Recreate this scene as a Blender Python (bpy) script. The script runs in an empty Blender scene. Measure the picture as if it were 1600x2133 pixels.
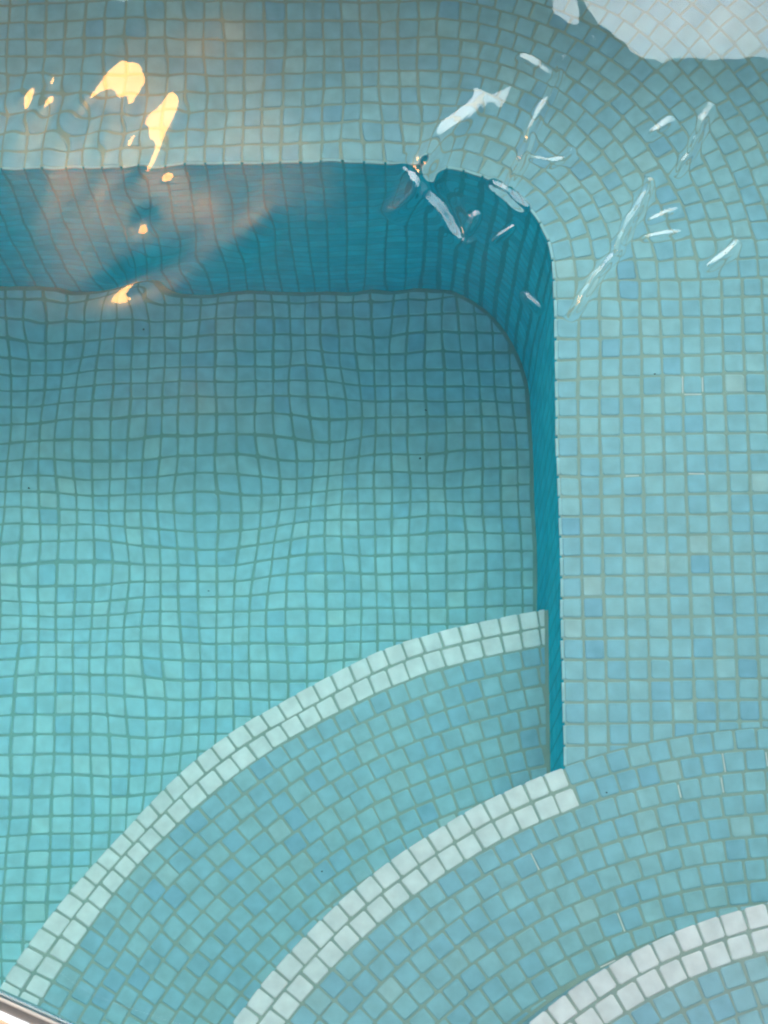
import bpy, math, random
import numpy as np
from mathutils import Matrix, Vector

random.seed(7)
rng = np.random.default_rng(11)
scene = bpy.context.scene
COL = scene.collection

# ------------------------------------------------------------------ camera
P = 0.022                                  # pitch of the mosaic tiles, metres
CAM_H = 79.5 * P                           # the lens above the still water
PITCH, YAW, ROLL = 1.293, 0.014, -0.002
FOC = 4200.0 / 1600.0
cp, sp, cy, sy = math.cos(PITCH), math.sin(PITCH), math.cos(YAW), math.sin(YAW)
F_ = Vector((sy * cp, cy * cp, -sp))
R0 = Vector((cy, -sy, 0.0))
U0 = R0.cross(F_)
R_ = math.cos(ROLL) * R0 + math.sin(ROLL) * U0
U_ = -math.sin(ROLL) * R0 + math.cos(ROLL) * U0
cam_d = bpy.data.cameras.new('camera')
cam_d.sensor_fit = 'HORIZONTAL'
cam_d.sensor_width = 36.0
cam_d.lens = 36.0 * FOC
cam_d.clip_start = 0.05
cam_d.clip_end = 500.0
cam = bpy.data.objects.new('camera', cam_d)
COL.objects.link(cam)
cam.matrix_world = Matrix(((R_.x, U_.x, -F_.x, 0.0), (R_.y, U_.y, -F_.y, 0.0),
                           (R_.z, U_.z, -F_.z, CAM_H), (0, 0, 0, 1)))
scene.camera = cam

# ------------------------------------------------------------------ sky, sun, exposure
SUN_EL, SUN_AZ = math.radians(51), math.radians(0)     # azimuth from +Y towards +X
world = bpy.data.worlds.new('World')
scene.world = world
world.use_nodes = True
wn = world.node_tree
for n in list(wn.nodes):
    wn.nodes.remove(n)
sky = wn.nodes.new('ShaderNodeTexSky')
sky.sky_type = 'NISHITA'
sky.sun_disc = False
sky.sun_elevation = SUN_EL
sky.sun_rotation = SUN_AZ
sky.dust_density = 4.0
hsv = wn.nodes.new('ShaderNodeHueSaturation')
hsv.inputs['Saturation'].default_value = 0.55
bg = wn.nodes.new('ShaderNodeBackground')
bg.inputs['Strength'].default_value = 0.15
out = wn.nodes.new('ShaderNodeOutputWorld')
wn.links.new(sky.outputs[0], hsv.inputs['Color'])
wn.links.new(hsv.outputs[0], bg.inputs['Color'])
wn.links.new(bg.outputs[0], out.inputs['Surface'])

sun_d = bpy.data.lights.new('sun', 'SUN')
sun_d.energy = 1.2
sun_d.angle = math.radians(44)
sun_d.color = (0.70, 0.92, 1.0)
sun = bpy.data.objects.new('sun', sun_d)
COL.objects.link(sun)
sd = Vector((math.sin(SUN_AZ) * math.cos(SUN_EL), math.cos(SUN_AZ) * math.cos(SUN_EL), math.sin(SUN_EL)))
sun.rotation_euler = sd.to_track_quat('Z', 'Y').to_euler()
sun.location = sd * 20

vs = scene.view_settings
vs.view_transform = 'Standard'
vs.look = 'None'
vs.exposure = 1.40
vs.gamma = 1.0
vs.use_curve_mapping = False
cy_ = scene.cycles
cy_.caustics_refractive = True
cy_.caustics_reflective = False
cy_.blur_glossy = 0.3
cy_.max_bounces = 14
cy_.diffuse_bounces = 6
cy_.glossy_bounces = 4
cy_.transmission_bounces = 10
cy_.sample_clamp_indirect = 12.0
cy_.filter_width = 2.1
cy_.use_denoising = True
try:
    cy_.denoiser = 'OPENIMAGEDENOISE'
    cy_.denoising_input_passes = 'RGB_ALBEDO_NORMAL'
    cy_.denoising_prefilter = 'ACCURATE'
except Exception:
    pass

# ------------------------------------------------------------------ pool plan, in tiles
X0 = 9.0            # inner edge of the side bench
YF = 44.5           # inner edge of the far bench
RC = 6.4            # radius of the bench's inner corner
DB = 18.0           # bench below the water
HS = 11.5           # height of one step
DF = DB + 2 * HS    # floor below the water
BW = 18             # width of the bench
XW, YW = X0 + BW, YF + BW          # outer pool walls
YN = -17.0          # near pool wall
XL = -150.0         # left pool wall
STEPS = [dict(c=(12.84, -11.84), R=35.65, d=DB + HS),
         dict(c=(18.46, -15.48), R=31.2, d=DB),
         dict(c=(20.68, -16.3), R=23.85, d=DB - HS)]
TILE = 0.893        # tile edge in pitches
TH = 0.16           # thickness of a tile in pitches
REVEAL = 0.036      # how far a tile stands proud of its grout

SKEW = 0.45 / 24.0                          # the side bench is not quite square to the far one
def xedge(y):
    return X0 - SKEW * max(0.0, YF - RC - y)
E_L = math.hypot(1, SKEW)
EN = (-1 / E_L, SKEW / E_L)                 # plan normal of the side riser, towards the basin
E_A = -math.atan(SKEW)
def edge_cut(gap):
    return (X0 + EN[0] * gap, YF - RC + EN[1] * gap, EN[0], EN[1])

# ------------------------------------------------------------------ helpers
def link(name, me, parent=None, mat=None):
    o = bpy.data.objects.new(name, me)
    COL.objects.link(o)
    if parent is not None:
        o.parent = parent
    if mat is not None and me is not None and not me.materials:
        me.materials.append(mat)
    return o

def mesh(name, verts, faces, smooth=False):
    me = bpy.data.meshes.new(name)
    me.from_pydata([tuple(v) for v in verts], [], [tuple(f) for f in faces])
    me.update()
    if smooth:
        me.polygons.foreach_set('use_smooth', [True] * len(me.polygons))
    return me

def empty(name, loc=(0, 0, 0)):
    o = bpy.data.objects.new(name, None)
    o.location = loc
    o.empty_display_size = 0.1
    COL.objects.link(o)
    return o

def tag(o, label=None, cat=None, group=None, kind=None):
    if label: o['label'] = label
    if cat: o['category'] = cat
    if group: o['group'] = group
    if kind: o['kind'] = kind
    return o

class MB:
    def __init__(self):
        self.v, self.f = [], []
    def add(self, verts, faces):
        b = len(self.v)
        self.v += [tuple(v) for v in verts]
        self.f += [tuple(i + b for i in f) for f in faces]
    def box(self, x0, y0, z0, x1, y1, z1):
        self.add([(x0, y0, z0), (x1, y0, z0), (x1, y1, z0), (x0, y1, z0), (x0, y0, z1), (x1, y0, z1), (x1, y1, z1), (x0, y1, z1)],
                 [(0, 3, 2, 1), (4, 5, 6, 7), (0, 1, 5, 4), (1, 2, 6, 5), (2, 3, 7, 6), (3, 0, 4, 7)])
    def prism(self, poly, z0, z1):
        n = len(poly)
        self.add([(x, y, z0) for x, y in poly] + [(x, y, z1) for x, y in poly],
                 [tuple(range(n - 1, -1, -1)), tuple(range(n, 2 * n))] + [(i, (i + 1) % n, n + (i + 1) % n, n + i) for i in range(n)])
    def tube(self, pts, r, seg=20):
        pts = [Vector(p) for p in pts]
        b = len(self.v)
        up = None
        for i, p in enumerate(pts):
            t = (pts[min(i + 1, len(pts) - 1)] - pts[max(i - 1, 0)]).normalized()
            if up is None:
                up = t.orthogonal().normalized()
            up = (up - t * up.dot(t)).normalized()
            s = t.cross(up)
            for k in range(seg):
                a = 2 * math.pi * k / seg
                self.v.append(tuple(p + r * (math.cos(a) * up + math.sin(a) * s)))
        for i in range(len(pts) - 1):
            for k in range(seg):
                k2 = (k + 1) % seg
                self.f.append((b + i * seg + k, b + i * seg + k2, b + (i + 1) * seg + k2, b + (i + 1) * seg + k))
        self.f.append(tuple(b + k for k in range(seg - 1, -1, -1)))
        e = b + (len(pts) - 1) * seg
        self.f.append(tuple(e + k for k in range(seg)))
    def lathe(self, prof, c, seg=32):
        b = len(self.v)
        for r, z in prof:
            for k in range(seg):
                a = 2 * math.pi * k / seg
                self.v.append((c[0] + r * math.cos(a), c[1] + r * math.sin(a), c[2] + z))
        for i in range(len(prof) - 1):
            for k in range(seg):
                k2 = (k + 1) % seg
                self.f.append((b + i * seg + k, b + i * seg + k2, b + (i + 1) * seg + k2, b + (i + 1) * seg + k))
    def build(self, name, mat, parent=None, smooth=False):
        return link(name, mesh(name, self.v, self.f, smooth), parent, mat)

# ------------------------------------------------------------------ materials
def new_mat(name):
    m = bpy.data.materials.new(name)
    m.use_nodes = True
    nt = m.node_tree
    b = nt.nodes['Principled BSDF']
    return m, nt, b

def tile_mat(name, stops, single, rough=0.45, mottle=0.10):
    """glazed mosaic: one colour drawn per tile from the batch's range, clouded glaze on top"""
    m, nt, b = new_mat(name)
    if single:
        src = nt.nodes.new('ShaderNodeObjectInfo').outputs['Random']
    else:
        src = nt.nodes.new('ShaderNodeNewGeometry').outputs['Random Per Island']
    ramp = nt.nodes.new('ShaderNodeValToRGB')
    ramp.color_ramp.interpolation = 'LINEAR'
    els = ramp.color_ramp.elements
    while len(els) < len(stops):
        els.new(0.5)
    for e, (p, c) in zip(els, stops):
        e.position = p
        e.color = (*c, 1)
    nt.links.new(src, ramp.inputs[0])
    geo = nt.nodes.new('ShaderNodeNewGeometry')
    noi = nt.nodes.new('ShaderNodeTexNoise')
    noi.inputs['Scale'].default_value = 55.0
    noi.inputs['Detail'].default_value = 4.0
    nt.links.new(geo.outputs['Position'], noi.inputs['Vector'])
    mr = nt.nodes.new('ShaderNodeMapRange')
    mr.inputs['From Min'].default_value = 0.3
    mr.inputs['From Max'].default_value = 0.7
    mr.inputs['To Min'].default_value = 1.0 - mottle
    mr.inputs['To Max'].default_value = 1.0 + mottle
    nt.links.new(noi.outputs['Fac'], mr.inputs['Value'])
    mul = nt.nodes.new('ShaderNodeVectorMath')
    mul.operation = 'SCALE'
    nt.links.new(ramp.outputs[0], mul.inputs[0])
    nt.links.new(mr.outputs[0], mul.inputs['Scale'])
    nt.links.new(mul.outputs[0], b.inputs['Base Color'])
    b.inputs['Roughness'].default_value = rough
    b.inputs['Specular IOR Level'].default_value = 0.0
    return m

BLUE = [(0.0, (0.24, 0.48, 0.595)), (0.07, (0.265, 0.515, 0.605)), (0.5, (0.295, 0.545, 0.61)), (0.93, (0.325, 0.565, 0.605)), (0.985, (0.35, 0.575, 0.605)), (1.0, (0.40, 0.585, 0.59))]
AQUA = [(0.0, (0.315, 0.62, 0.72)), (0.08, (0.345, 0.65, 0.73)), (0.5, (0.38, 0.675, 0.735)), (0.92, (0.41, 0.695, 0.735)), (1.0, (0.45, 0.71, 0.72))]
WHITE = [(0.0, (0.71, 0.80, 0.79)), (1.0, (0.77, 0.84, 0.83))]
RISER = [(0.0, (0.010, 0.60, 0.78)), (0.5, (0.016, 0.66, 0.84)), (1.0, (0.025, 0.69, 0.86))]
RIM_LIGHT = [(0.0, (0.35, 0.60, 0.64)), (1.0, (0.40, 0.64, 0.67))]  # pale colour stands in for light caught along the bench's rounded edge
M = {}
for key, st in (('blue', BLUE), ('aqua', AQUA), ('white', WHITE), ('riser', RISER), ('rim_light', RIM_LIGHT)):
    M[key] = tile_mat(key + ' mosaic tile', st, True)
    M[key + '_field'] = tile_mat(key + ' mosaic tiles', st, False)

def noisy_mat(name, c0, c1, scale, rough, bump=0.0, spec=0.3):
    m, nt, b = new_mat(name)
    geo = nt.nodes.new('ShaderNodeNewGeometry')
    noi = nt.nodes.new('ShaderNodeTexNoise')
    noi.inputs['Scale'].default_value = scale
    noi.inputs['Detail'].default_value = 6.0
    nt.links.new(geo.outputs['Position'], noi.inputs['Vector'])
    ramp = nt.nodes.new('ShaderNodeValToRGB')
    ramp.color_ramp.elements[0].position, ramp.color_ramp.elements[1].position = 0.3, 0.7
    ramp.color_ramp.elements[0].color, ramp.color_ramp.elements[1].color = (*c0, 1), (*c1, 1)
    nt.links.new(noi.outputs['Fac'], ramp.inputs[0])
    nt.links.new(ramp.outputs[0], b.inputs['Base Color'])
    b.inputs['Roughness'].default_value = rough
    b.inputs['Specular IOR Level'].default_value = spec
    if bump:
        bp = nt.nodes.new('ShaderNodeBump')
        bp.inputs['Strength'].default_value = bump
        bp.inputs['Distance'].default_value = 0.002
        nt.links.new(noi.outputs['Fac'], bp.inputs['Height'])
        nt.links.new(bp.outputs[0], b.inputs['Normal'])
    return m

M['grout'] = noisy_mat('weathered grout', (0.28, 0.40, 0.36), (0.34, 0.45, 0.40), 60, 0.9, spec=0.0)
M['grout_floor'] = noisy_mat('aqua stained grout', (0.22, 0.43, 0.41), (0.27, 0.48, 0.46), 60, 0.9, spec=0.0)
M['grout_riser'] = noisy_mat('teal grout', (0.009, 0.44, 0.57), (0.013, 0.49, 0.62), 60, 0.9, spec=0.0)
M['joint_white'] = noisy_mat('white joint marks', (0.7, 0.72, 0.7), (0.8, 0.8, 0.78), 80, 0.9, spec=0.0)
M['grit'] = noisy_mat('dark grit', (0.02, 0.025, 0.025), (0.04, 0.04, 0.04), 90, 0.8, spec=0.0)
M['stone'] = noisy_mat('pale limestone', (0.48, 0.45, 0.40), (0.58, 0.55, 0.50), 14, 0.7, 0.4)
M['plaster'] = noisy_mat('grey plaster', (0.30, 0.31, 0.31), (0.36, 0.37, 0.36), 4, 0.9, 0.2)
M['ceiling'] = noisy_mat('pale grey soffit paint', (0.76, 0.77, 0.75), (0.80, 0.80, 0.78), 3, 0.9)
M['fascia'] = noisy_mat('dark fascia paint', (0.05, 0.06, 0.06), (0.07, 0.075, 0.075), 8, 0.6)
M['lawn'] = noisy_mat('lawn', (0.045, 0.08, 0.03), (0.08, 0.11, 0.045), 6, 0.9, 0.6)
M['chrome'], _nt, _b = new_mat('polished steel')
_b.inputs['Base Color'].default_value = (0.82, 0.82, 0.82, 1)
_b.inputs['Metallic'].default_value = 1.0
_b.inputs['Roughness'].default_value = 0.13
M['brass'], _nt, _b = new_mat('brushed brass')
_b.inputs['Base Color'].default_value = (0.55, 0.42, 0.22, 1)
_b.inputs['Metallic'].default_value = 1.0
_b.inputs['Roughness'].default_value = 0.35
LAMP_E = 27.0
M['lamp'], _nt, _b = new_mat('lit opal glass')
_b.inputs['Base Color'].default_value = (0.8, 0.75, 0.6, 1)
_b.inputs['Emission Color'].default_value = (1.0, 0.43, 0.09, 1)
_b.inputs['Emission Strength'].default_value = LAMP_E

# clear pool water: glass surface, a body that swallows red first
wm = bpy.data.materials.new('pool water')
wm.use_nodes = True
nt = wm.node_tree
for n in list(nt.nodes):
    nt.nodes.remove(n)
gl = nt.nodes.new('ShaderNodeBsdfGlass')
gl.inputs['IOR'].default_value = 1.333
gl.inputs['Roughness'].default_value = 0.0
va = nt.nodes.new('ShaderNodeVolumeAbsorption')
va.inputs['Color'].default_value = (0.04, 0.90, 0.81, 1)
va.inputs['Density'].default_value = 0.29
mo = nt.nodes.new('ShaderNodeOutputMaterial')
nt.links.new(gl.outputs[0], mo.inputs['Surface'])
nt.links.new(va.outputs[0], mo.inputs['Volume'])
M['water'] = wm

# ------------------------------------------------------------------ where a point shows in the picture (still water), to pick the pieces that show largest
def project(x, y, d):
    r = math.hypot(x, y) + 1e-9
    lo, hi = 0.0, r
    for _ in range(30):
        m = 0.5 * (lo + hi)
        if m / math.hypot(m, CAM_H) > 1.333 * (r - m) / (math.hypot(r - m, d) + 1e-9):
            hi = m
        else:
            lo = m
    v = Vector((x / r * m, y / r * m, -CAM_H))
    z = v.dot(F_)
    return 800 + 4200 * v.dot(R_) / z, 1066.5 - 4200 * v.dot(U_) / z, z

# ------------------------------------------------------------------ tiles
def clip(poly, px, py, nx, ny):
    """keep the side of the polygon where (p - (px,py)) . n >= 0"""
    o = []
    n = len(poly)
    for i in range(n):
        a, b = poly[i], poly[(i + 1) % n]
        da = (a[0] - px) * nx + (a[1] - py) * ny
        db = (b[0] - px) * nx + (b[1] - py) * ny
        if da >= 0:
            o.append(a)
        if da * db < 0:
            t = da / (da - db)
            o.append((a[0] + t * (b[0] - a[0]), a[1] + t * (b[1] - a[1])))
    return o

def area(poly):
    return 0.5 * sum(poly[i][0] * poly[(i + 1) % len(poly)][1] - poly[(i + 1) % len(poly)][0] * poly[i][1] for i in range(len(poly)))

def tile_geo(poly, chamfer=0.035):
    """a tile with softened rim over a plan polygon (tile units); top at z = 0"""
    n = len(poly)
    cx = sum(p[0] for p in poly) / n
    cy = sum(p[1] for p in poly) / n
    inn = []
    for x, y in poly:
        L = math.hypot(x - cx, y - cy) + 1e-9
        q = max(0.0, 1 - 0.055 / L)
        inn.append((cx + (x - cx) * q, cy + (y - cy) * q))
    v = [(x * P, y * P, 0.0) for x, y in inn] + [(x * P, y * P, -chamfer * P) for x, y in poly] + [(x * P, y * P, -TH * P) for x, y in poly]
    f = [tuple(range(n))]
    for i in range(n):
        j = (i + 1) % n
        f.append((n + i, n + j, j, i))
        f.append((2 * n + i, 2 * n + j, n + j, n + i))
    return v, f

def square(jit=0.012, cut=0.06):
    h = TILE / 2
    p = []
    for sx, sy in ((-1, -1), (1, -1), (1, 1), (-1, 1)):
        x, y = sx * h + random.uniform(-jit, jit), sy * h + random.uniform(-jit, jit)
        c = cut * random.uniform(0.6, 1.5)
        if sx * sy > 0:
            p += [(x - 0 * c, y - sy * c), (x - sx * c, y)]
        else:
            p += [(x - sx * c, y), (x, y - sy * c)]
    return p
VARIANTS = [square() for _ in range(10)]
VMESH = {}
def variant_mesh(k, mat):
    if (k, mat) not in VMESH:
        v, f = tile_geo(VARIANTS[k], 0.006 if mat == 'riser' else 0.035)
        me = mesh('tile', v, f)
        me.materials.append(M[mat])
        VMESH[(k, mat)] = me
    return VMESH[(k, mat)]

class Field:
    """tiles of one surface: the largest in view become objects, the rest one mesh"""
    def __init__(self):
        self.t = []                        # (matrix, variant or polygon, material, part name)
    def put(self, mtx, shape, mat='blue', part='tile'):
        self.t.append((mtx, shape, mat, part))
    def build(self, parent, limit=300, flip=False):
        parts = {}
        for t in self.t:
            parts.setdefault((t[3], t[2]), []).append(t)
        for (part, mat), L in parts.items():
            sc = []
            for i, (m, s, _, _) in enumerate(L):
                c = m.translation
                d = -c.z
                px, py, z = project(c.x, c.y, max(d, 0.001))
                inside = -12 < px < 1612 and -12 < py < 2145
                sc.append((-(1.0 / z ** 2) if inside else 1.0, i))
            sc.sort()
            own = set(i for s, i in sc[:limit] if s < 0)
            rest = MB()
            for i, (m, s, _, _) in enumerate(L):
                if i in own:
                    if isinstance(s, int):
                        me = variant_mesh(s, mat)
                    else:
                        v, f = tile_geo(s)
                        me = mesh(part, v, f)
                        me.materials.append(M[mat])
                    o = link(part, me, parent)
                    o.matrix_local = m
                else:
                    v, f = tile_geo(VARIANTS[s] if isinstance(s, int) else s, 0.006 if mat == 'riser' else 0.035)
                    rest.add([m @ Vector(q) for q in v], f)
            if rest.v:
                o = rest.build(part + '_field', M[mat + '_field'], parent)
                o['kind'] = 'stuff'

def jitter():
    return random.uniform(-0.018, 0.018)

def flat(x, y, a, depth):
    z = -depth * P + random.uniform(-0.012, 0.012) * P
    return (Matrix.Translation((x * P + jitter() * P, y * P + jitter() * P, z)) @ Matrix.Rotation(a + random.gauss(0, 0.012), 4, 'Z')
            @ Matrix.Rotation(random.gauss(0, 0.006), 4, 'X') @ Matrix.Rotation(random.gauss(0, 0.006), 4, 'Y'))

def place(field, x, y, a, depth, cuts=(), mat='blue', part='tile', minarea=0.10):
    """one tile at (x, y), turned by a; cuts are half planes in plan (px, py, nx, ny) it must stay inside"""
    hit = False
    ca, sa = math.cos(a), math.sin(a)
    k = random.randrange(len(VARIANTS))
    poly = None
    for px, py, nx, ny in cuts:
        lx, ly = px - x, py - y
        d = -(lx * nx + ly * ny)
        if d > 0.72:
            continue
        if d < -0.72:
            return
        loc = poly if poly is not None else VARIANTS[k]
        lp = (lx * ca + ly * sa, -lx * sa + ly * ca)
        ln = (nx * ca + ny * sa, -nx * sa + ny * ca)
        new = clip(loc, lp[0], lp[1], ln[0], ln[1])
        if len(new) < 3 or area(new) < minarea:
            return
        if abs(area(new) - area(loc)) > 1e-4:
            poly = new
    field.put(flat(x, y, a, depth), k if poly is None else poly, mat, part)

def circ_cut(c, R, x, y, outside, gap=0.05):
    """half plane that stands for the side of a circle near (x, y)"""
    dx, dy = x - c[0], y - c[1]
    L = math.hypot(dx, dy) + 1e-9
    nx, ny = dx / L, dy / L
    if outside:
        return (c[0] + nx * (R + gap), c[1] + ny * (R + gap), nx, ny)
    return (c[0] + nx * (R - gap), c[1] + ny * (R - gap), -nx, -ny)

# ------------------------------------------------------------------ the basin floor
CXc, CYc = X0 - RC, YF - RC               # centre of the rounded inner corner
floor_o = MB()
floor_o.box(XL * P - 0.1, YN * P - 0.1, -(DF + 4) * P, (XW + 1) * P, (YW + 1) * P, -(DF + REVEAL) * P)
pool_floor = floor_o.build('pool_floor', M['grout_floor'])
tag(pool_floor, 'deepest floor of the basin, laid with a straight grid of aqua mosaic tiles', kind='structure')
fl = Field()
S1 = STEPS[0]
for i in range(-75, 12):
    for j in range(-17, 46):
        x, y = i + 0.45, j + 0.30
        if x > X0 + 0.5 or y > YF + 0.5:
            continue
        cuts = [edge_cut(0.22), (0, YF - 0.22, 0, -1), (0, YN + 0.2, 0, 1), circ_cut(S1['c'], S1['R'], x, y, True, 0.15)]
        if x > CXc and y > CYc:
            cuts = [circ_cut((CXc, CYc), RC, x, y, False, 0.22)]
        place(fl, x, y, 0, DF, cuts, 'aqua')
fl.build(pool_floor)

# ------------------------------------------------------------------ the bench round the basin
def bench_outline(seg=24):
    pts = [(X0, YN)]
    for k in range(seg + 1):
        a = 0.5 * math.pi * k / seg
        pts.append((CXc + RC * math.cos(a), CYc + RC * math.sin(a)))
    pts.append((XL, YF))
    return pts
inner = bench_outline()
b = MB()
S = 0.012                                  # body sits just behind the faces of its tiles
inn2 = [(xedge(YN) + S, YN)]
for k in range(25):
    a = 0.5 * math.pi * k / 24
    inn2.append((CXc + (RC + S) * math.cos(a), CYc + (RC + S) * math.sin(a)))
inn2.append((XL, YF + S))
out2 = [(XW + 0.5, YN)] + [(XW + 0.5, YN + (YW + .5 - YN) * (k + 1) / 26) for k in range(13)] + [(XW + 0.5 - (XW + .5 - XL) * k / 12, YW + 0.5) for k in range(1, 13)]
n = min(len(inn2), len(out2))
zt, zb = -(DB + REVEAL) * P, -(DF + 2) * P
bv = [(x * P, y * P, z) for z in (zt, zb) for x, y in inn2] 
ni = len(inn2)
bf = [(i, ni + i, ni + i + 1, i + 1) for i in range(ni - 1)]
o0 = len(bv)
bv += [((XW + 0.5) * P, YN * P, zt), ((XW + 0.5) * P, (YW + 0.5) * P, zt), (XL * P, (YW + 0.5) * P, zt)]
bf.append(tuple(range(0, ni)) [::-1][0:0] or tuple([o0, o0 + 1, o0 + 2] + list(range(ni - 1, -1, -1))))
bench_me = mesh('pool_bench', bv, bf)
bench = link('pool_bench', bench_me, None, M['grout'])
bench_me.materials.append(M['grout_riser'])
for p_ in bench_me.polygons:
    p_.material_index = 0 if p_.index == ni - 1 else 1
tag(bench, 'wide submerged bench of pale aqua tiles wrapping round the basin with a rounded inner corner', 'bench')
S2 = STEPS[1]
bt = Field()
# side run
for i in range(BW):
    for j in range(-16, 45):
        y = CYc - 0.5 - j
        x = xedge(y) + (i + 0.5) * 1.015
        if y < YN or x > XW + 0.4:
            continue
        cuts = [(0, YN + .1, 0, 1), circ_cut(S2['c'], S2['R'], x, y, True, 0.06)]
        if j < 0:
            continue
        place(bt, x, y, E_A, DB, cuts)
# fan round the corner
for i in range(BW + 12):
    r = RC + i + 0.5
    nt_ = max(1, round(r * 0.5 * math.pi))
    off = 0.5
    for k in range(nt_):
        a = (k + off) * 0.5 * math.pi / nt_
        x, y = CXc + r * math.cos(a), CYc + r * math.sin(a)
        if x > XW + 0.4 or y > YW + 0.4:
            continue
        place(bt, x, y, a, DB, [(XW, 0, -1, 0), (0, YW, 0, -1)])
# far run
for i in range(78):
    for j in range(BW):
        place(bt, CXc - 0.5 - i, YF + j + 0.5, 0, DB)
def highlight_piece(x, y, nrm):
    """bench edge strip, one per tile; its pale colour stands in for light on the rim"""
    a = math.atan2(nrm[1], nrm[0])
    bt.put(flat(x + nrm[0] * 0.03, y + nrm[1] * 0.03, a, DB + 0.004), [(-0.09, -0.44), (0.05, -0.45), (0.05, 0.45), (-0.09, 0.44)], 'rim_light', 'edge_highlight')
for j in range(54):
    y = CYc - 0.5 - j
    if math.hypot(xedge(y) - S2['c'][0], y - S2['c'][1]) > S2['R'] + 0.3 and y > YN:
        highlight_piece(xedge(y), y, EN)
for k in range(10):
    a = (k + 0.5) * 0.05 * math.pi
    highlight_piece(CXc + RC * math.cos(a), CYc + RC * math.sin(a), (-math.cos(a), -math.sin(a)))
for i in range(78):
    highlight_piece(CXc - 0.5 - i, YF, (0, -1))
bt.build(bench)
FIELDS = [bt]

# ------------------------------------------------------------------ the riser below the bench
wall = empty('pool_wall', (0, 0, 0))
tag(wall, 'deep blue tiled wall dropping from the bench edge to the basin floor', kind='structure')
wt = Field()
def upright(x, y, nrm, z):
    """tile standing on a wall, its face towards the plan direction nrm"""
    nx, ny = nrm
    m = Matrix(((-ny, 0, nx, x * P), (nx, 0, ny, y * P), (0, 1, 0, z * P), (0, 0, 0, 1)))
    return m @ Matrix.Rotation(random.gauss(0, 0.012), 4, 'Z') @ Matrix.Rotation(random.gauss(0, 0.003), 4, 'X') @ Matrix.Rotation(random.gauss(0, 0.003), 4, 'Y')
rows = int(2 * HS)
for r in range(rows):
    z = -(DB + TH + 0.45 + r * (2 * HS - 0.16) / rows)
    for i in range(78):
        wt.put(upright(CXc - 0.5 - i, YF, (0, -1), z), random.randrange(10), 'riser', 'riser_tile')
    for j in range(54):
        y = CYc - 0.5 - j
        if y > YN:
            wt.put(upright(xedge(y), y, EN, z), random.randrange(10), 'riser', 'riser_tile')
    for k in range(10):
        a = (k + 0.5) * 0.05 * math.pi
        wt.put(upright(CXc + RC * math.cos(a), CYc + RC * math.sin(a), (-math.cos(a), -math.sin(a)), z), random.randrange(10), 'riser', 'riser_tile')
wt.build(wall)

# ------------------------------------------------------------------ the three curved entry steps
def step(i, label):
    s = STEPS[i]
    c, R, d = s['c'], s['R'], s['d']
    root_me = MB()
    rb = R - 0.045
    poly = []
    a0, a1 = math.radians(-15), math.radians(215)
    for k in range(97):
        a = a0 + (a1 - a0) * k / 96
        poly.append((c[0] + rb * math.cos(a), c[1] + rb * math.sin(a)))
    # keep the part inside the pool (and, for the lowest step, short of the bench)
    poly = clip(poly, 0, YN, 0, 1)
    poly = clip(poly, *edge_cut(-0.03)) if i == 0 else clip(poly, XW + 0.4, 0, -1, 0)
    depth_top = d + REVEAL
    zlow = -(DF + 1) * P
    if i == 1:                              # only its front part shows as a step of its own; the rest is the bench's level
        depth_top += 0.004
    root_me.prism([(x * P, y * P) for x, y in poly], zlow, -depth_top * P)
    o = root_me.build('pool_step', M['grout'])
    tag(o, label, 'step', 'curved entry steps into the basin')
    f = Field()
    nxt = STEPS[i + 1] if i < 2 else None
    nrow = int(R) - 1
    for k in range(nrow):
        r = R - k - TILE / 2 - 0.0
        if r < 3:
            break
        nt_ = int(round(2 * math.pi * r))
        ph = random.random()
        if i == 1 and k < 2:
            # this step's white edge stops where the bench begins: start a joint there
            yy = math.sqrt(max(0, (r) ** 2 - (xedge(14.5) + 0.35 * k - c[0]) ** 2))
            ph = (math.atan2(yy, xedge(14.5) + 0.45 * k + 0.05 - c[0]) / (2 * math.pi / nt_)) % 1.0
        for q in range(nt_):
            a = (q + ph + 0.5) * 2 * math.pi / nt_
            if not (-0.3 < (a if a < 5.5 else a - 2 * math.pi) < 3.8):
                continue
            x, y = c[0] + r * math.cos(a), c[1] + r * math.sin(a)
            if y < YN - 0.2 or x > XW + 0.5:
                continue
            cuts = [(0, YN + 0.1, 0, 1), (XW, 0, -1, 0)]
            if i == 0:
                cuts.append(edge_cut(0.2))
            if nxt:
                cuts.append(circ_cut(nxt['c'], nxt['R'], x, y, True, 0.15))
            white = k < 2
            if i == 1 and x > xedge(14.5) + 0.35 * k:
                white = False
            place(f, x, y, a, d, cuts, 'white' if white else 'blue', 'nosing_tile' if white else 'tile', 0.07)
    # its own riser
    for r in range(int(HS)):
        z = -(d + TH + 0.45 + r * (HS - 0.16) / int(HS))
        nt_ = int(round(2 * math.pi * R))
        for q in range(nt_):
            a = q * 2 * math.pi / nt_
            x, y = c[0] + R * math.cos(a), c[1] + R * math.sin(a)
            if y < YN or x > (xedge(y) if i < 2 else XW):
                continue
            f.put(upright(x, y, (math.cos(a), math.sin(a)), z), random.randrange(10), 'blue', 'riser_tile')
    f.build(o)
    FIELDS.append(f)
    return o
step(0, 'lowest and longest curved step, beside the deep floor, with a double white tile edge')
step(1, 'middle curved step whose white tiled edge runs into the corner of the bench')
step(2, 'top curved step with the brightest white edge, nearest the water surface')

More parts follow.
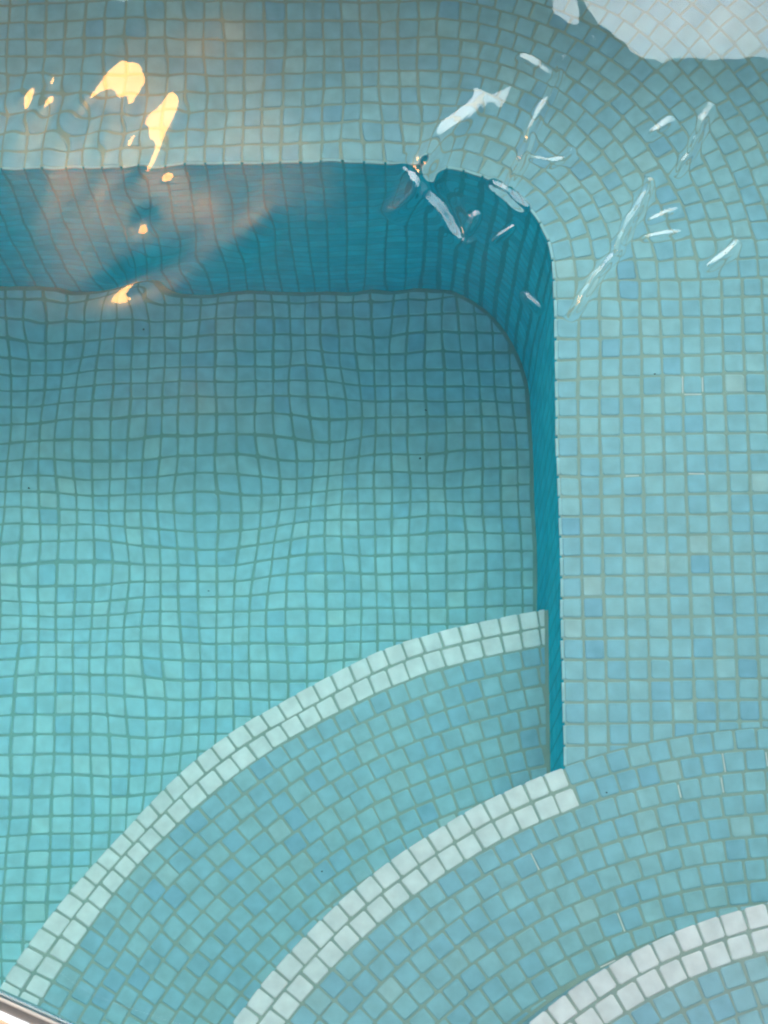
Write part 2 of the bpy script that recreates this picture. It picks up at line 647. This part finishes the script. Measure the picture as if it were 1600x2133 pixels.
# ------------------------------------------------------------------ small marks on the tiling
g = MB()
for x, y, d, s in [(-13.4, 42.3, DF, .12), (2.9, 37.2, DF, .10), (2.6, 34.6, DF, .12), (-19.6, 33.0, DF, .12), (-9.5, 27.2, DF, .10),
                   (10.4, 12.9, DB, .08), (3.5, 6.9, DB + HS, .09), (1.6, 1.6, DB + HS, .10), (8.6, 4.2, DB, .10), (13.6, 33.2, DB, .10), (-3.0, 10.4, DB + HS, .08)]:
    z = -d * P
    n_ = 7
    ring = [((x + s * .55 * math.cos(2 * math.pi * k / n_) * random.uniform(.5, 1.4)) * P, (y + s * .55 * math.sin(2 * math.pi * k / n_) * random.uniform(.4, 1.2)) * P, z + 0.0002) for k in range(n_)]
    g.add(ring + [(x * P, y * P, z + 0.0014)], [(k, (k + 1) % n_, n_) for k in range(n_)])
gr = g.build('grit', M['grit'])
tag(gr, 'scattered dark specks of grit lying on the tiles', kind='stuff')

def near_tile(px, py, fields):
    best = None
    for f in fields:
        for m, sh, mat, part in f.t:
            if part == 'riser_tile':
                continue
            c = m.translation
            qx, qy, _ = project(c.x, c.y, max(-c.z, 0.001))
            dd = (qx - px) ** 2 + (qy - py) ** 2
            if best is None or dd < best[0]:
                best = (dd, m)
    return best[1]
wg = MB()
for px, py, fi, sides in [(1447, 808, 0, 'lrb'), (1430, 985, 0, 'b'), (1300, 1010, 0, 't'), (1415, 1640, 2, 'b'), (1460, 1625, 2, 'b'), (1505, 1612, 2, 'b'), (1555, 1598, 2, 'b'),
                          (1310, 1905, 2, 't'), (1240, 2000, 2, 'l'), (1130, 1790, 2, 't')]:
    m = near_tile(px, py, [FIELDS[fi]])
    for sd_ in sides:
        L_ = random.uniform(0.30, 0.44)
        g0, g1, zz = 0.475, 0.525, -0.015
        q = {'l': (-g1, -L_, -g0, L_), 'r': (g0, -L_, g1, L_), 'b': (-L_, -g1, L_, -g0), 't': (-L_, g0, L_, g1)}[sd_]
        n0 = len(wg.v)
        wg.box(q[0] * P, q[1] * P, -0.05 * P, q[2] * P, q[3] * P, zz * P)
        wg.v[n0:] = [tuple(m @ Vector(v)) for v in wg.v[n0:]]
wo = wg.build('white_strips', M['joint_white'])  # plain white strips set in the gaps between tiles
tag(wo, 'short white strips in a few joints of the pale tiles', kind='stuff')

# ------------------------------------------------------------------ water
def waves(x, y):
    """height of the water in metres at plan points (numpy arrays, metres)"""
    h = np.zeros_like(x)
    def g(cx, cy, rx, ry):
        return np.exp(-((x - cx) / rx) ** 2 - ((y - cy) / ry) ** 2)
    calm = 1 - 0.88 / (1 + np.exp((y - 0.9 * x - 0.40) / 0.06))     # quiet over the steps
    for lam, ang, slope, ph in SWELL:
        k = 2 * math.pi / lam
        h += calm * slope / k * np.sin(k * (x * math.cos(ang) + y * math.sin(ang)) + ph + 0.9 * np.sin(5.0 * (x * math.sin(ang) - y * math.cos(ang)) + 2.1 * ph))
    chop = calm / (1 + np.exp((y - 0.60) / 0.05))                   # choppier over the open basin
    for lam, ang, slope, ph in SWELL_BASIN:
        k = 2 * math.pi / lam
        h += chop * slope / k * np.sin(k * (x * math.cos(ang) + y * math.sin(ang)) + ph + 0.7 * np.sin(9.0 * (x * math.sin(ang) - y * math.cos(ang)) + ph))
    fine = calm / (1 + np.exp((0.66 - y) / 0.03))                   # small ripples towards the far bench
    fine = fine * (1 + 3.5 * g(-0.27, 0.885, 0.085, 0.045) + 6.0 * g(-0.318, 0.912, 0.034, 0.030))
    for lam, ang, slope, ph in RIPPLE:
        k = 2 * math.pi / lam
        q = k * (x * math.cos(ang) + y * math.sin(ang)) + ph
        p = x * math.sin(ang) - y * math.cos(ang)
        h += fine * slope / k * np.sin(q + 1.1 * np.sin(23.0 * p + 3 * ph)) * (0.5 + 0.5 * np.sin(17.0 * p + 0.23 * q + ph))
    for x0, y0, x1, y1, w, A in RIDGES:
        L = math.hypot(x1 - x0, y1 - y0)
        tx, ty = (x1 - x0) / L, (y1 - y0) / L
        v = (x - x0) * tx + (y - y0) * ty
        A_v = A * w / 0.86 * (0.035 + 0.33 * np.maximum(0.0, 0.92 - y0 - ty * np.clip(v, 0, L))) / max(0.35, abs(tx))
        u = -(x - x0) * ty + (y - y0) * tx
        u = u + 0.35 * w * np.sin(v / (1.6 * w + 0.006) + 40 * x0) + 0.10 * w * np.sin(v / (0.7 * w + 0.001) + 70 * y0)
        e = np.sin(math.pi * np.clip((v + w) / (L + 2 * w), 0, 1)) ** 0.6
        h += A_v * np.exp(-(u / w) ** 2) * e * (1 + 0.08 * np.sin(v / (2.2 * w) + 90 * x0) + 0.03 * np.sin(v / (0.8 * w) + 33 * y0))
    for cx, cy, rx, ry, ry2, ang, A in BUMPS:
        ca, sa = math.cos(ang), math.sin(ang)
        u, v = (x - cx) * ca + (y - cy) * sa, -(x - cx) * sa + (y - cy) * ca
        h += A * np.exp(-(u / rx) ** 2 - (v / np.where(v > 0, ry, ry2)) ** 2)
    for cx, cy, R, lam, slope in RINGS:
        r = np.hypot(x - cx, y - cy)
        k = 2 * math.pi / lam
        h += slope / k * np.cos(k * r) * np.exp(-(r / R) ** 2)
    return h
# wavelength, heading, steepest slope, phase
SWELL = [(0.31, 1.1, 0.012, 0.3), (0.19, 2.0, 0.014, 1.9), (0.145, 0.35, 0.014, 4.0), (0.11, 1.45, 0.011, 2.2), (0.24, -0.5, 0.012, 5.1), (0.085, 2.6, 0.006, 0.8), (0.05, 0.7, 0.003, 1.2)]
SWELL_BASIN = [(0.27, 1.75, 0.016, 0.6), (0.20, 0.2, 0.022, 2.9), (0.155, 1.2, 0.010, 1.1), (0.13, -0.4, 0.012, 4.4)]
RIPPLE = [(0.042, 2.75, 0.010, 0.4), (0.030, 2.45, 0.006, 2.0), (0.021, 2.95, 0.004, 3.3)]
# from, to, half width, height
RIDGES = [(0.022, 0.794, 0.104, 0.906, 0.0098, 1.9),     # the forked streak
          (0.038, 0.845, 0.088, 0.768, 0.0080, -1.6),
          (0.128, 0.812, 0.188, 0.950, 0.0042, 2.1),     # the long thin one
          (0.182, 0.684, 0.231, 0.752, 0.0036, 2.1),
          (0.230, 0.748, 0.264, 0.820, 0.004, 2.1),
          (0.291, 0.826, 0.327, 0.896, 0.004, 2.1),
          (0.312, 0.729, 0.342, 0.754, 0.004, 2.1),
          (0.114, 0.818, 0.144, 0.796, 0.005, 2.1),
          (0.150, 0.846, 0.185, 0.842, 0.0028, 2.1),
          (0.170, 0.838, 0.192, 0.853, 0.0028, 2.1),
          (0.115, 0.760, 0.132, 0.775, 0.0026, 2.1),
          (0.090, 0.770, 0.099, 0.788, 0.0035, 2.1),
          (0.140, 0.706, 0.155, 0.692, 0.0028, 2.1),
          (0.262, 0.778, 0.287, 0.791, 0.0026, 2.1),
          (0.255, 0.760, 0.290, 0.768, 0.0026, 2.1),
          (0.268, 0.866, 0.286, 0.882, 0.004, 2.1),
          (0.172, 0.932, 0.146, 0.952, 0.0045, 2.1)]
BUMPS = [(-0.28, 0.660, 0.30, 0.13, 0.24, 0.45, 0.0030),
         (-0.222, 0.728, 0.036, 0.014, 0.014, 0.45, -0.0015),
         (-0.190, 0.828, 0.032, 0.022, 0.022, 0.3, 0.0005),
         (-0.213, 0.787, 0.013, 0.011, 0.011, 0.6, -0.0007),
         (-0.12, 0.770, 0.070, 0.016, 0.024, 0.75, 0.0008),
         (-0.245, 0.886, 0.055, 0.030, 0.030, 0.35, -0.0007),
         (-0.05, 0.90, 0.10, 0.06, 0.06, 0.3, -0.0010),
         (-0.200, 0.862, 0.010, 0.045, 0.05, -0.5, 0.0005),
         (-0.04, 0.59, 0.045, 0.045, 0.045, 0.0, 0.0016),
         (-0.155, 0.505, 0.05, 0.04, 0.05, 0.3, 0.0018),
         (-0.27, 0.445, 0.05, 0.035, 0.045, 0.1, 0.0015),
         (0.06, 0.51, 0.05, 0.035, 0.035, -0.4, -0.0010)]
RINGS = []
def axis(lo, hi, d0, d1, st):
    a = list(np.arange(d0, d1 + 1e-6, st))
    s = st
    while a[-1] < hi:
        s = min(s * 1.25, 0.25)
        a.append(min(a[-1] + s, hi))
    s = st
    while a[0] > lo:
        s = min(s * 1.25, 0.25)
        a.insert(0, max(a[0] - s, lo))
    return np.array(a)
gx = axis(XL * P - 0.02, XW * P + 0.02, -0.50, 0.50, 0.0015)
gy = axis(YN * P - 0.02, YW * P + 0.02, 0.66, 1.06, 0.0015)
gy = np.unique(np.concatenate([gy[gy >= 0.655], np.arange(-0.10, 0.655, 0.004), gy[gy < -0.10]]))
GX, GY = np.meshgrid(gx, gy)
GZ = waves(GX, GY)
nx_, ny_ = len(gx), len(gy)
wv = np.stack([GX.ravel(), GY.ravel(), GZ.ravel()], 1)
ii = (np.arange(ny_ - 1)[:, None] * nx_ + np.arange(nx_ - 1)[None, :]).ravel()
quads = np.stack([ii, ii + 1, ii + nx_ + 1, ii + nx_], 1)
loop = list(range(nx_)) + [r * nx_ + nx_ - 1 for r in range(1, ny_)] + [(ny_ - 1) * nx_ + c for c in range(nx_ - 2, -1, -1)] + [r * nx_ for r in range(ny_ - 2, 0, -1)]
base = len(wv)
low = np.array([(wv[i][0], wv[i][1], -(DF + 3.0) * P) for i in loop])
allv = np.concatenate([wv, low])
nl = len(loop)
faces = [tuple(q) for q in quads.tolist()]
for k in range(nl):
    k2 = (k + 1) % nl
    faces.append((loop[k], base + k, base + k2, loop[k2]))
faces.append(tuple(base + k for k in range(nl - 1, -1, -1)))
wme = bpy.data.meshes.new('water')
wme.from_pydata(allv.tolist(), [], faces)
wme.update()
sm = np.zeros(len(faces), dtype=bool)
sm[:len(quads)] = True
wme.polygons.foreach_set('use_smooth', sm)
water = link('water', wme, None, M['water'])
tag(water, 'clear rippled pool water mirroring the sky and a warm lamp', kind='structure')

# ------------------------------------------------------------------ pool shell, coping, deck
DECK = 0.14
sh = MB()
x0, x1, y0, y1 = XL * P, XW * P, YN * P, YW * P
zb = -(DF + 5) * P
sh.box(x1 + 0.008, y0 - 0.4, zb, x1 + 0.4, y1 + 0.4, DECK - 0.04)
sh.box(x0 - 0.4, y0 - 0.4, zb, x0 - 0.008, y1 + 0.4, DECK - 0.04)
sh.box(x0 - 0.008, y1 + 0.008, zb, x1 + 0.008, y1 + 0.4, DECK - 0.04)
sh.box(x0 - 0.008, y0 - 0.4, zb, x1 + 0.008, y0 - 0.008, DECK - 0.04)
shell = sh.build('pool_shell', M['grout'])
tag(shell, 'outer wall of the pool above and behind the bench', kind='structure')
ot = Field()
for r in range(22):
    z = 4.0 - r - 0.5 + 0.3
    for i in range(60):
        ot.put(upright(XW - 0.3 - i, YW, (0, -1), z), random.randrange(10), 'blue', 'tile')
    for j in range(int(YW - YN)):
        ot.put(upright(XW, YW - 0.5 - j, (-1, 0), z), random.randrange(10), 'blue', 'tile')
ot.build(shell, 0)
dk = MB()
Wd = 9.0
dk.box(x1 + 0.30, -Wd, DECK - 0.10, Wd, Wd, DECK - 0.004)
dk.box(-Wd, -Wd, DECK - 0.10, x0 - 0.30, Wd, DECK - 0.004)
dk.box(x0 - 0.30, y1 + 0.30, DECK - 0.10, x1 + 0.30, Wd, DECK - 0.004)
dk.box(x0 - 0.30, -Wd, DECK - 0.10, x1 + 0.30, y0 - 0.30, DECK - 0.004)
deck = dk.build('pool_deck', M['stone'])
tag(deck, 'pale stone deck round the pool', kind='structure')
cp_me = {}
def coping(xa, ya, xb, yb):
    m_ = MB()
    e = 0.006
    m_.prism([(xa + e, ya + e), (xb - e, ya + e), (xb - e, yb - e), (xa + e, yb - e)], DECK - 0.05, DECK)
    m_.build('coping_stone', M['stone'], deck)
stp = 0.5
k = x0
while k < x1 - 0.01:
    coping(k, y1 - 0.03, min(k + stp, x1), y1 + 0.30)
    coping(k, y0 - 0.30, min(k + stp, x1), y0 + 0.03)
    k += stp
k = y0 - 0.30
while k < y1 + 0.29:
    coping(x1 - 0.0, k, x1 + 0.30, min(k + stp, y1 + 0.30))
    coping(x0 - 0.30, k, x0, min(k + stp, y1 + 0.30))
    k += stp
gd = MB()
gd.box(-200, -200, -1.6, 200, 200, -1.45)
tag(gd.build('ground', M['lawn']), 'grass ground round the terrace', kind='structure')

# ------------------------------------------------------------------ the roofed terrace over the pool
ROOF_Z = 2.75
rf = empty('terrace_roof', (0, 0, 0))
tag(rf, 'flat pale grey roof over the pool seen only as a dull reflection', 'roof')
EDGE = [(-1.35, 3.05), (-0.6, 2.98), (0.22, 2.82), (0.33, 2.66), (0.41, 2.49), (0.51, 2.46), (0.56, 2.64), (0.61, 2.64), (0.64, 2.50), (0.76, 2.41), (1.35, 2.39)]       # front edge of the roof, its notches shaped for the sky patches the water mirrors
m_ = MB()
poly = [(-1.35, -0.20), (1.35, -0.20)] + EDGE[::-1]
m_.prism(poly, ROOF_Z, ROOF_Z + 0.22)
m_.build('slab', M['ceiling'], rf)
for xx, yy in ((-1.27, -0.12), (1.27, -0.12), (-1.27, 2.1), (1.27, 2.1)):
    m_ = MB()
    m_.box(xx - .06, yy - .06, DECK - 0.1, xx + .06, yy + .06, ROOF_Z - 0.002)
    m_.build('post', M['plaster'], rf)
hw = MB()
hw.box(-8.5, -7.4, DECK - 0.01, 8.5, -7.15, 1.9)
tag(hw.build('unseen_wall', M['plaster']), 'low grey rendered garden wall behind the pool deck', 'wall')
fw = MB()
fw.box(-6.0, 3.9, DECK - 0.01, 6.0, 4.1, 2.2)  # added out of view to cut the low sky light in front
tag(fw.build('unseen_wall', M['plaster']), 'unseen grey wall added beyond the far end of the pool to block low sky', 'wall')
sw = MB()
sw.box(2.0, -7.1, DECK - 0.01, 2.2, 3.8, 2.3)  # added out of view to hold back sky light on the side bench
tag(sw.build('side_blocker', M['plaster']), 'unseen plain grey wall added at the side of the terrace to block sky light', 'wall')

# a warm lamp on the soffit
LX, LY = -0.56, 2.255
lamp = empty('ceiling_lamp', (LX, LY, ROOF_Z))
tag(lamp, 'round ceiling lamp glowing warm yellow, mirrored in the ripples', 'lamp')
m_ = MB()
m_.lathe([(0.0, 0.0), (0.05, 0.0), (0.05, -0.02), (0.015, -0.025), (0.015, -0.10), (0.0, -0.10)], (0, 0, -0.001))
m_.build('mount', M['brass'], lamp, True)
m_ = MB()
m_.lathe([(0.13 * math.sin(math.pi * k / 20) + (1e-4 if k in (0, 20) else 0), -0.22 + 0.13 * math.cos(math.pi * k / 20)) for k in range(21)], (0, 0, 0))
m_.build('globe', M['lamp'], lamp, True)

# ------------------------------------------------------------------ the steel handrail
hr = empty('handrail', (0.42, -0.62, DECK))
tag(hr, 'polished steel handrail crossing the corner over the lowest step', 'handrail')
def bez(p0, p1, p2, n=10):
    return [tuple((1 - t) ** 2 * a + 2 * t * (1 - t) * b_ + t * t * c_ for a, b_, c_ in zip(p0, p1, p2)) for t in [k / n for k in range(n + 1)]]
RZ = 0.78
A_ = Vector((0.17, -0.131, RZ)); B_ = Vector((-0.62, 0.219, RZ - 0.02))
path = [(0.42, -0.62, DECK), (0.42, -0.62, 0.55)] + bez((0.42, -0.62, 0.55), (0.42, -0.62, RZ), (0.34, -0.40, RZ + .01), 8)[1:] + bez((0.34, -0.40, RZ + .01), (0.25, -0.155, RZ), tuple(A_), 8)[1:]
path += [tuple(A_.lerp(B_, t / 6)) for t in range(1, 7)]
path += bez(tuple(B_), (-0.95, 0.37, RZ - 0.03), (-1.0, 0.39, 0.45), 8)[1:] + [(-1.05, 0.41, -0.3), (-1.08, 0.42, -DF * P)]
org = Vector((0.42, -0.62, DECK))
m_ = MB()
m_.tube([tuple(Vector(p) - org) for p in path], 0.021, 28)
m_.build('rail', M['chrome'], hr, True)
m_ = MB()
m_.lathe([(0.022, 0.0), (0.05, 0.0), (0.05, 0.006), (0.03, 0.016), (0.022, 0.016)], (0, 0, 0.0))
m_.build('base_flange', M['chrome'], hr, True)
